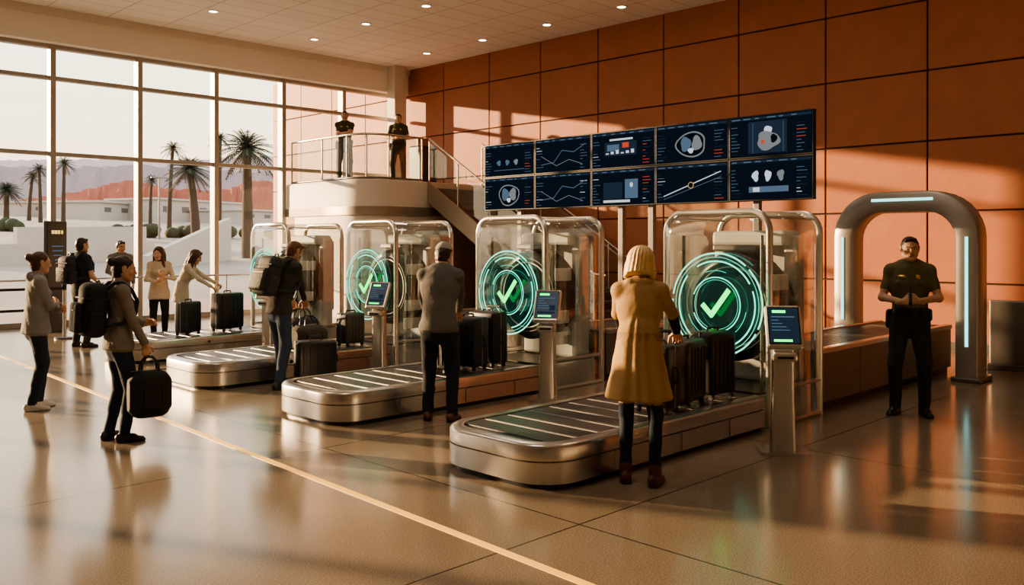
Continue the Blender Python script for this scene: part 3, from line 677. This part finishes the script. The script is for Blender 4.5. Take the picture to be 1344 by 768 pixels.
        hdir=np.array(hd.get('dir',(wr-el)),float); hdir/=np.linalg.norm(hdir)
        pn=np.array(hd.get('palm',(-s,0,0)),float); pn=pn-hdir*(pn@hdir); pn/=np.linalg.norm(pn)
        zz=-pn; xx=np.cross(hdir,zz); Mm=np.stack([xx,hdir,zz],1)
        parts.append((hand_prims(-s,hd.get('curl',.38)),.0042,Mm,wr+hdir*.012))
    P+=o.get('prims',[])
    V,Fc,ms=nets(P,.0105); allV=[V]; allF=[Fc]; allM=list(ms); off=len(V)
    parts.append((head_prims(o),.0045,Mh,hc))
    for pr,h,Mm,og in parts:
        v,fc,m_=nets(pr,h); v=v@Mm.T+og; allV.append(v); allF.append(fc+off); off+=len(v); allM+=m_
    V=np.concatenate(allV); Fc=np.concatenate(allF)
    keys=sorted(set(allM)); mm=o['mats']; tn=o.get('tone',1)
    mp=dict(top=mm['top'],bottom=mm['bottom'],shoe=mm.get('shoe'),skin=mat('skin_%s'%tn,tuple(c*tn for c in SK),.5,var=.06,vscale=20),
        hair=mm['hair'],eyewhite=mat('eye_white',(.6,.57,.53),.3),iris=mat('iris',(.03,.015,.01),.2),lip=mat('lip%s'%tn,tuple(c*tn*k for c,k in zip(SK,(.8,.62,.62))),.45),
        belt=mat('black_leather',(.012,.011,.011),.4),coatbelt=mm.get('belt',mm['top']),collar=mm.get('collar',mm['top']),sole=mm.get('sole',mat('dark_sole',(.02,.018,.016),.7)),cap=mm.get('cap',blackp),arm=mm.get('arm',mm['top']),gold=mat('badge_gold',(.75,.5,.15),.3,.9),white=mat('white_patch',(.7,.68,.62),.6))
    me=bpy.data.meshes.new(name); me.from_pydata(V.tolist(),[],Fc.tolist())
    for k in keys: me.materials.append(mp[k])
    kd={k:i for i,k in enumerate(keys)}
    me.polygons.foreach_set('material_index',[kd[m_] for m_ in allM]); me.polygons.foreach_set('use_smooth',[True]*len(Fc)); me.update()
    ob=bpy.data.objects.new(name,me); COL.objects.link(ob); ob.location=loc; ob.rotation_euler=(0,0,th); ob.scale=(sc,)*3
    return ob,dict(th=th,sc=sc,loc=tuple(loc),nb=nb,ch=ch,M2=M2,SH=SH,wa=wa)
def backpack(info,col,big=1.):
    m=MB(); ma=mat('backpack_%s'%str(col),col,.7,bump=.3,bscale=25); M=info['M2']; ch=info['ch']; Rm=Matrix(M.tolist())
    def W(p): return tuple(ch+M@np.array(p,float))
    m.box(W((0,-.235,-.06)),(.31*big,.2*big,.47*big),ma,.075,rot=Rm,seg=4,smooth=True)
    m.box(W((0,-.345*big,-.13)),(.25*big,.07,.26*big),ma,.03,rot=Rm,seg=3,smooth=True)
    m.box(W((0,-.24,.05)),(.315*big,.205*big,.012),blackp,.004,rot=Rm)
    m.box(W((0,-.382*big,-.06)),(.2,.008,.01),steel_d,.002,rot=Rm)
    m.tube([W((-.04,-.2,.17)),W((-.03,-.2,.215)),W((.03,-.2,.215)),W((.04,-.2,.17))],.009,blackp,6)
    for s in (-1,1):
        pts=[(s*.09,-.15,.13),(s*.105,-.08,.195),(s*.115,-.01,.2),(s*.12,.07,.14),(s*.13,.125,.03),(s*.15,.11,-.09),(s*.165,.02,-.17),(s*.13,-.14,-.2)]
        m.tube([W(p) for p in pts],.018,ma,8)
        m.box(W((s*.165*big,-.24,-.17)),(.05,.12,.2),ma,.02,rot=Rm,seg=2)
    return m.done('backpack',info['loc'],info['th'],info['sc'])
cl=lambda n,c,r=.85,b=.45: mat(n,c,r,bump=b,bscale=16,var=.12,vscale=14,spec=.25)
def hm(n,c,v=.3): return mat(n,c,.4,bump=.5,bscale=5,var=v,vscale=4,stretch=(22,22,2.2),bdist=.01)
jean=cl('dark_denim',(.025,.036,.06)); jean2=cl('blue_denim',(.045,.07,.12)); blackc=cl('black_cloth',(.014,.014,.015)); 
hair_d=hm('hair_dark',(.022,.013,.009)); hair_b=hm('hair_brown',(.07,.032,.016)); hair_bl=hm('hair_blond',(.70,.48,.24),.45); hair_r=hm('hair_auburn',(.14,.05,.02)); 
shoe_b=mat('shoe_black',(.015,.014,.014),.4); shoe_br=mat('boot_brown',(.09,.025,.012),.45); shoe_w=mat('shoe_white',(.6,.57,.52),.5)
wsole=mat('white_sole',(.65,.62,.58),.6)
def mm(top,bottom,hair,shoe=shoe_b,**k): return dict(top=top,bottom=bottom,hair=hair,shoe=shoe,**k)
# 1 trench coat woman
human('woman_in_trench_coat',(5.22,3.9),(.86,.5),1.76,dict(fem=1,coat=1,hem=.7,lean1=5,lean2=7,hair_style='bob',hpitch=14,hyaw=-8,boots=1,slim=.86,feet=[(.12,-.0,-10),(-.1,.06,8)],armmat='arm',loose=1,bulk=1.06,
  hands=[dict(w=(5.86,3.97,.99),curl=.9,palm=(0,0,-1),hint=(1,-.35,-.25)),dict(w=(5.62,4.35,1.0),curl=.8,palm=(0,0,-1),hint=(-1,-.3,-.3))],
  mats=mm(cl('camel_coat',(.40,.265,.13),.8,.35),jean,hair_bl,shoe_br,arm=blackc,sole=shoe_br,belt=cl('camel_belt',(.30,.19,.09),.7,.1))))
# 2 standing officer
def officer(name,loc,d,H,hair='short',crossed=False,**kw):
    pr=[sphp((-.075,.118,1.36),.018,'gold',n=(0,1,0),s=1.6,k=.002),cone((.05,.12,1.36),(.1,.112,1.36),.008,.008,'gold',k=.002),
        cone((.185,-.0,1.0),(.195,.0,.87),.034,.028,'belt',k=.004),cone((-.17,.04,1.02),(-.175,.04,.95),.03,.026,'belt',k=.004),cone((.12,.1,1.03),(.13,.1,1.0),.025,.025,'belt',k=.004),cone((-.12,.1,1.03),(-.12,.1,.99),.022,.022,'belt',k=.004),
        cone((-.1,.112,1.29),(-.055,.12,1.29),.03,.03,'top',n=(0,1,0),s=2.0,k=.004),cone((.055,.12,1.29),(.1,.112,1.29),.03,.03,'top',n=(0,1,0),s=2.0,k=.004)]
    if crossed: hs=[dict(t=(-.07,.235,1.2),dir=(-.8,.15,.25),palm=(0,-1,0),hint=(.7,.1,-1),curl=.3),dict(t=(.07,.25,1.14),dir=(.8,.1,.2),palm=(0,-1,0),hint=(-.7,.1,-1),curl=.3)]
    else: hs=[dict(t=(.075,.24,1.12),dir=(-.8,.5,.15),palm=(-.3,-1,-.2),hint=(.9,-.5,-.6),curl=.75),dict(t=(-.085,.25,1.13),dir=(.8,.5,.15),palm=(.3,-1,-.2),hint=(-.9,-.5,-.6),curl=.7)]
    o=dict(tucked=1,short=1,lean1=0,lean2=0,hair_style=hair,hpitch=4,prims=pr,feet=[(.13,0.02,-18),(-.13,0.02,18)],hands=hs,bulk=1.04,mats=mm(kw.get('shirt',cl('olive_uniform',(.13,.12,.065))),kw.get('pants',cl('uniform_trousers',(.035,.038,.03))),hair_d,shoe_b),tone=kw.get('tone',.95)); o.update(kw.get('o',{}))
    return human(name,loc,d,H,o)
_,inf=officer('security_officer',(9.32,3.5),(-.92,-.36),1.84,o=dict(hyaw=6))
m=MB(); m.box((0,.335,1.16),(.03,.06,.13),blackp,.01,rot=Matrix.Rotation(.5,3,'X')); m.box((0,.325,1.25),(.012,.012,.06),blackp,.004); m.done('handheld_radio',inf['loc'],inf['th'],inf['sc'])
# 3 man grey sweater
human('man_in_grey_sweater',(5.65,6.68),(.72,.55),1.80,dict(lean1=6,lean2=9,hair_style='short',hpitch=32,hyaw=-10,bulk=1.06,feet=[(.13,.02,-10),(-.12,.07,10)],hem=.88,
  cap=1,hands=[dict(w=(6.14,6.93,1.0),curl=.7,palm=(0,0,-1),hint=(1,-.5,-.4)),dict(w=(5.9,7.18,1.0),curl=.7,palm=(0,0,-1),hint=(-1,-.4,-.5))],
  mats=mm(cl('grey_sweater',(.13,.125,.12),.85,.5),cl('dark_denim2',(.018,.022,.035)),hair_d,shoe_br,cap=cl('grey_cap',(.32,.31,.29)))))
# 4 man with backpack
_,inf=human('man_in_dark_jacket',(5.58,9.62),(.97,.12),1.84,dict(lean1=8,lean2=12,hair_style='short',hpitch=30,feet=[(.13,-.08,-8),(-.12,.14,8)],hem=.87,
  hands=[dict(w=(6.12,9.85,.86),curl=.6,palm=(0,0,-1),hint=(.5,-.5,-.6)),dict(w=(6.12,10.1,.86),curl=.6,palm=(0,0,-1),hint=(-.5,-.5,-.6))],
  mats=mm(cl('charcoal_jacket',(.055,.052,.05)),jean2,hair_r,shoe_b)))
backpack(inf,(.035,.04,.036))
# 5 left woman hoodie
human('woman_in_hoodie',(3.02,10.2),(.86,-.1),1.68,dict(fem=1,hood=1,lean1=0,lean2=3,hair_style='bun',hpitch=5,hyaw=10,loose=1,bulk=1.08,feet=[(.1,-.04,-12),(-.1,.06,10)],hem=.84,
  hands=[dict(t=(-.08,.23,1.14),dir=(-.8,.2,.2),palm=(0,-1,0),hint=(.7,.0,-1),curl=.4),dict(t=(.07,.24,1.09),dir=(.8,.2,.2),palm=(0,-1,0),hint=(-.7,.0,-1),curl=.4)],
  mats=mm(cl('grey_hoodie',(.26,.26,.26)),jean,hair_b,shoe_w,sole=wsole)))
# 6 woman with backpack and bag
_,inf=human('woman_with_backpack',(3.06,8.05),(.9,-.12),1.66,dict(fem=1,lean1=0,lean2=3,hair_style='bun',hpitch=10,hyaw=-6,loose=1,feet=[(.1,.05,-10),(-.1,-.04,14)],hem=.87,
  hands=[dict(t=(.2,.22,.84),dir=(.05,.15,-1),palm=(-1,.1,0),hint=(.3,-1,-.1),curl=1.0),dict(t=(-.12,.27,1.08),dir=(.5,.6,.2),palm=(.3,-.6,-.5),hint=(-.8,-.3,-.6),curl=.5)],
  mats=mm(cl('taupe_sweater',(.22,.20,.17)),jean,hair_d,shoe_b)))
backpack(inf,(.012,.012,.014),1.08)
bw=Vector(inf['loc'])+Matrix.Rotation(inf['th'],3,'Z')@Vector((.195,.225,0))*inf['sc']
duffel((bw.x,bw.y,.215),inf['th']+math.pi/2,(.36,.2,.42),blk,'tote_bag')
# 7,8 women at back
human('woman_in_cream_jacket',(6.6,15.5),(-.35,-.9),1.7,dict(fem=1,lean1=0,lean2=2,hair_style='long',hpitch=8,hyaw=-25,feet=[(.09,0.02,-10),(-.09,.04,10)],hem=.8,
  hands=[dict(t=(.05,.26,1.12),dir=(-.5,.6,.3),palm=(-.3,-1,0),hint=(.8,-.3,-.6),curl=.5),dict(t=(-.06,.26,1.2),dir=(.3,.4,.8),palm=(.3,-1,0),hint=(-.8,-.3,-.6),curl=.5)],
  mats=mm(cl('cream_jacket',(.55,.46,.36)),blackc,hair_b,shoe_b,collar=blackc)))
human('woman_in_beige_jacket',(6.55,14.5),(.72,-.6),1.7,dict(fem=1,lean1=10,lean2=14,hair_style='long',hpitch=25,feet=[(.1,0.02,-10),(-.1,.05,10)],hem=.8,
  hands=[dict(w=(6.88,13.98,1.0),curl=.6,palm=(0,0,-1),hint=(.6,-.4,-.6)),dict(w=(7.08,14.1,1.02),curl=.6,palm=(0,0,-1),hint=(-.6,-.4,-.6))],
  mats=mm(cl('beige_jacket',(.60,.53,.43)),jean,hair_b,shoe_b)))
# 9 officer with vest, seen from the back ; 10 man
_,inf=officer('patrol_officer',(5.35,15.7),(.9,.25),1.86,shirt=cl('navy_uniform',(.03,.035,.045)),o=dict(hands=[dict(t=(.2,.2,1.0),hint=(.6,-.8,-.3)),dict(t=(-.24,.05,.9))]))
backpack(inf,(.02,.02,.022),.95)
human('man_in_grey_jacket',(6.95,18.2),(-.3,-1),1.82,dict(lean1=0,lean2=3,hair_style='short',hpitch=12,hyaw=20,feet=[(.12,0,-10),(-.12,0,10)],hem=.86,
  hands=[dict(t=(.08,.26,1.05),hint=(.8,-.4,-.6),curl=.5,palm=(0,-.5,-1)),dict(t=(-.24,.02,.9))],mats=mm(cl('grey_jacket',(.2,.2,.19)),blackc,hair_d,shoe_b)))
mg=cl('guard_uniform',(.075,.07,.042))
officer('mezzanine_guard',(12.5,18.4,MZ+.002),(-.6,-.8),1.8,crossed=True,shirt=mg)
officer('mezzanine_guard',(13.75,17.85,MZ+.002),(-.7,-.7),1.8,shirt=mg)
# ---------------------------------------------------------------- stanchions & sign
m=MB(); pts=[(2.2,17.6),(3.9,17.4),(5.6,17.3)]
for x,y in pts: m.cyl((x,y,0),(x,y,.03),.17,steel_d); m.cyl((x,y,.03),(x,y,1.0),.03,steel); m.cyl((x,y,.9),(x,y,1.02),.042,blackp)
for p,q in zip(pts[:-1],pts[1:]):
    for z in (.93,.55): m.box(((p[0]+q[0])/2,(p[1]+q[1])/2,z),(math.dist(p,q),.008,.05),blackp,0,rot=math.atan2(q[1]-p[1],q[0]-p[0]))
m.done('queue_barrier')
m=MB(); m.box((5.9,18.75,1.1),(.5,.1,2.2),blackp,.01,rot=.5)
Rg=Matrix.Rotation(.5,3,'Z')
def sp_(u,z): v=Rg@Vector((u,-.056,0)); return (5.9+v.x,18.75+v.y,z)
for k,(u,wd) in enumerate(((-.12,.05),(-.04,.07),(.04,.05),(.12,.04))): m.box(sp_(u,1.98),(wd,.008,.07),mat('sign_lettering',(.8,.6,.2),.5,emit=(1,.7,.25),estr=.8),0,rot=.5)
for k in range(4): m.box(sp_(0,1.7-.09*k),(.3-.05*k,.008,.02),c_bar,0,rot=.5)
m.done('information_sign')
m=MB()
m.tube([(AL+.3,B-.35,1.0),(11.6,B-.35,1.0)],.022,steel,8)
for k in range(11):
    x=-8.2+1.82*k; m.cyl((x,B-.35,0),(x,B-.35,1.0),.018,steel,n=8)
m.done('window_handrail')
# ---------------------------------------------------------------- outside
def gz(x,y): return -.03+.055*max(0,y-27)
def W(D,px): 
    X=(px-672)/1150*D; return ((D+X)/R2,(D-X)/R2)
sand=mat('desert_ground',(.33,.27,.21),.9,var=.3,vscale=.2)
m=MB()
xs=[-260+20*i for i in range(30)]; ys=[20.3,27,40,60,80,110,150,200,300,420]
vs=[(x,y,gz(x,min(y,150))) for y in ys for x in xs]; n=len(xs)
m.add(vs,[(j*n+i,j*n+i+1,(j+1)*n+i+1,(j+1)*n+i) for j in range(len(ys)-1) for i in range(n-1)],sand); m.done('desert_ground')
def ridge(name,D,pxs,ytop,seed,ma,depth=80,base=-2,rough=1.,step=8):
    m=MB(); rr=random.Random(seed); rows=[]
    N=int((pxs[1]-pxs[0])/step)
    ph=[rr.random()*7 for _ in range(8)]
    hs=[]
    for i in range(N+1):
        px=pxs[0]+step*i; u=i/N
        h=sum(math.sin(u*(3+4.7*k)+ph[k])/(1+k*.8) for k in range(8))/2.2
        y=ytop(px)+rough*9*h+rr.uniform(-1,1)*rough*1.5
        z=1.78+(318-y)*D/1150; hs.append(z)
    for f_,zf in ((-.30,0),(-.2,.28),(-.12,.5),(-.05,.82),(0,1),(.06,.8)):
        r=[]
        for i in range(N+1):
            x,y=W(D+depth*f_*2,pxs[0]+step*i); j=rr.uniform(-.06,.06) if 0<zf<1 else 0
            r.append((x,y,base+(hs[i]-base)*(zf+j)))
        rows.append(r)
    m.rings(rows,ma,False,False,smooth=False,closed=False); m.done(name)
ridge('mountain_range',900,(-500,700),lambda p:220+ (p-100)*.02,5,mat('hazy_mountain',(.16,.125,.135),.95,emit=(.60,.47,.43),estr=.36),depth=200,base=0,rough=1.2)  # distance haze painted into the tint and a pale emission
ridge('mountain_range',1400,(-500,700),lambda p:207+ abs(p-330)*.02,11,mat('far_mountain',(.22,.18,.2),.95,emit=(.75,.60,.55),estr=.58),depth=200,base=0,rough=.9)  # farther ridge, stronger painted haze emission
ridge('red_rock_outcrop',210,(-60,90),lambda p:262,3,mat('red_rock',(.30,.10,.06),.9,var=.3,vscale=.15,emit=(.5,.22,.15),estr=.06),depth=20,base=0,rough=.7,step=4)
ridge('red_rock_outcrop',190,(80,420),lambda p:252-12*math.exp(-((p-340)/40)**2)-8*math.exp(-((p-160)/50)**2),9,MATS['red_rock'],depth=22,base=0,rough=.8,step=4)
bw_=mat('stucco_white',(.42,.38,.34),.8,var=.08,vscale=1); bwd=mat('building_shade',(.12,.11,.10),.6)
def bld(D,px,w,d,h,rz=.3):
    x,y=W(D,px); z=gz(x,y); m=MB(); m.box((0,0,h/2-.5),(w,d,h+1),bw_,.05); m.box((0,0,h+.02),(w+.5,d+.5,.25),bw_,.03)
    k=int(w/3.2)
    for i in range(k): m.box((-w/2+1.6+3.2*i,-d/2-.01,h*.5),(1.2,.06,h*.3),bwd,.01)
    m.done('low_building',(x,y,z),rz)
bld(112,40,10,8,1.4,.6); bld(110,140,14,8,1.8,.6); bld(115,235,16,8,2.4,.4); bld(118,345,18,8,1.4,.4)
m=MB()
for (D0,p0_,D1,p1_,h0,h1) in ((36,-60,44,200,.9,.9),(38,190,46,300,.6,2.2),(48,20,56,190,1.2,1.2)):
    x0,y0=W(D0,p0_); x1,y1=W(D1,p1_); dv=Vector((x1-x0,y1-y0,0)).normalized(); nn=Vector((-dv.y,dv.x,0))*.15
    q=[Vector((x0,y0,gz(x0,y0)-.3)),Vector((x1,y1,gz(x1,y1)-.3)),Vector((x1,y1,gz(x1,y1)+h1)),Vector((x0,y0,gz(x0,y0)+h0))]
    m.rings([[v-nn for v in q],[v+nn for v in q]],bw_,smooth=False)
m.done('concrete_site_wall')
frond_m=mat('palm_frond',(.03,.04,.015),.6); trunk_m=mat('palm_trunk',(.06,.04,.025),.9,bump=.6,bscale=8); dead_m=mat('dry_frond',(.09,.06,.03),.9)
def palm(D,px,ycrown,crown=2.2,seed=0,fan=False,r=.28):
    x,y=W(D,px); z0=gz(x,y)-.2; zt=1.78+(318-ycrown)*D/1150; h=zt-z0; rr=random.Random(seed); m=MB()
    lx=rr.uniform(-.3,.3)
    m.tube([(lx*(t**2)*2,0,h*t) for t in [i/10 for i in range(11)]],[r*(1.35-.55*i/10)*(1.04 if i%2 else .96) for i in range(11)],trunk_m,10)
    top=Vector((lx*2,0,h))
    nf=28 if fan else 60
    for k in range(nf):
        az=k*2.39996; el=math.radians(78-115*(k/nf)); L=crown*rr.uniform(.85,1.1)
        d=Vector((math.cos(az)*math.cos(el),math.sin(az)*math.cos(el),math.sin(el))); side=Vector((-math.sin(az),math.cos(az),0))
        P=[top+d*L*t+Vector((0,0,-1))*L*.42*t*t for t in [i/8 for i in range(9)]]
        ma=frond_m if k<nf*.85 else dead_m
        for i in range(8):
            a_=P[i]; b_=P[i+1]; wl=L*(.22 if not fan else .28)*math.sin(math.pi*min(1,(i+1.2)/9.2))**.7
            for q in (0,.5):
                o_=a_.lerp(b_,q); e_=(b_-a_)*.2
                for s in (-1,1):
                    tip=o_+side*s*wl+(b_-a_)*.9+Vector((0,0,-wl*.4)); m.add([o_-e_*.5,o_+e_,tip],[(0,1,2)],ma)
        m.tube(P[::2],.022,ma,4)
    m.done('palm_tree',(x,y,z0),seed)
palm(48,325,196,1.8,1,r=.26); palm(60,257,222,1.6,2,r=.26); palm(75,222,194,1.1,3,fan=True,r=.16); palm(78,288,181,1.1,4,fan=True,r=.16); palm(85,83,215,1.2,5,fan=True,r=.17); palm(92,38,231,1.1,6,fan=True,r=.17); palm(88,53,222,1.1,7,fan=True,r=.16); palm(95,197,236,1.0,8,fan=True,r=.16)
palm(70,8,250,1.3,9,r=.2)
shr=mat('shrub',(.04,.045,.02),.9,bump=1,bscale=6)
for i,(D,px) in enumerate(((68,20),(62,150),(66,190),(68,238),(70,305),(72,365))):
    x,y=W(D,px); m=MB()
    for k in range(6): m.sph((random.uniform(-1,1),random.uniform(-1,1),.3+random.random()*.3),(.6,.6,.5),shr,10,6)
    m.done('desert_shrub',(x,y,gz(x,y)))
m=MB(); x,y=W(64,209); z=gz(x,y); m.tube([(x,y,z),(x,y,6.5)],[.09,.06],steel_d,8); m.box((x,y,6.5),(1.2,.2,.1),steel_d,.02); m.done('street_lamp')
# ---------------------------------------------------------------- light
wd=bpy.data.worlds.new('World'); SC.world=wd; wd.use_nodes=True; nt=wd.node_tree; bg=nt.nodes['Background']
tc=nt.nodes.new('ShaderNodeTexCoord'); sp=nt.nodes.new('ShaderNodeSeparateXYZ'); nt.links.new(tc.outputs['Generated'],sp.inputs[0])
rp=nt.nodes.new('ShaderNodeValToRGB'); e=rp.color_ramp.elements; e[0].position=0; e[0].color=(1,.72,.44,1); e[1].position=.6; e[1].color=(.55,.62,.72,1)
x=e.new(.1); x.color=(1.0,.82,.60,1); x=e.new(.25); x.color=(.98,.88,.74,1)
nt.links.new(sp.outputs[2],rp.inputs[0]); nt.links.new(rp.outputs[0],bg.inputs[0]); bg.inputs[1].default_value=2.6
def sun(dirv,s,col,ang):
    l=bpy.data.lights.new('sun','SUN'); l.energy=s; l.color=col; l.angle=math.radians(ang); o=bpy.data.objects.new('sun',l); COL.objects.link(o)
    o.rotation_euler=Vector(dirv).to_track_quat('-Z','Y').to_euler(); return o
sun((.42,-.9,-.17),14,(1,.66,.36),.8)
def area(name,loc,size,e_,col,rot=(0,0,0)):
    l=bpy.data.lights.new(name,'AREA'); l.shape='RECTANGLE'; l.size,l.size_y=size; l.energy=e_; l.color=col; o=bpy.data.objects.new(name,l); COL.objects.link(o); o.location=loc; o.rotation_euler=rot
for (a,b) in ((9.5,5),(9.5,11),(3,5),(3,11)): area('ceiling_fill_light',(a,b,C-.05),(1.5,1.5),60,(1,.86,.7))  # added fill lights out of view, no panel fixtures modelled
# ---------------------------------------------------------------- camera
cam=bpy.data.cameras.new('camera'); co=bpy.data.objects.new('camera',cam); COL.objects.link(co); SC.camera=co
cam.sensor_width=36; cam.lens=36*1150/1344; cam.shift_y=-(384-318)/1344; cam.clip_end=3000; cam.clip_start=.05
co.location=(0,0,1.78); co.rotation_euler=(math.pi/2,0,-math.pi/4)
SC.view_settings.view_transform='AgX'; SC.view_settings.look='AgX - Medium High Contrast'; SC.view_settings.exposure=0.15
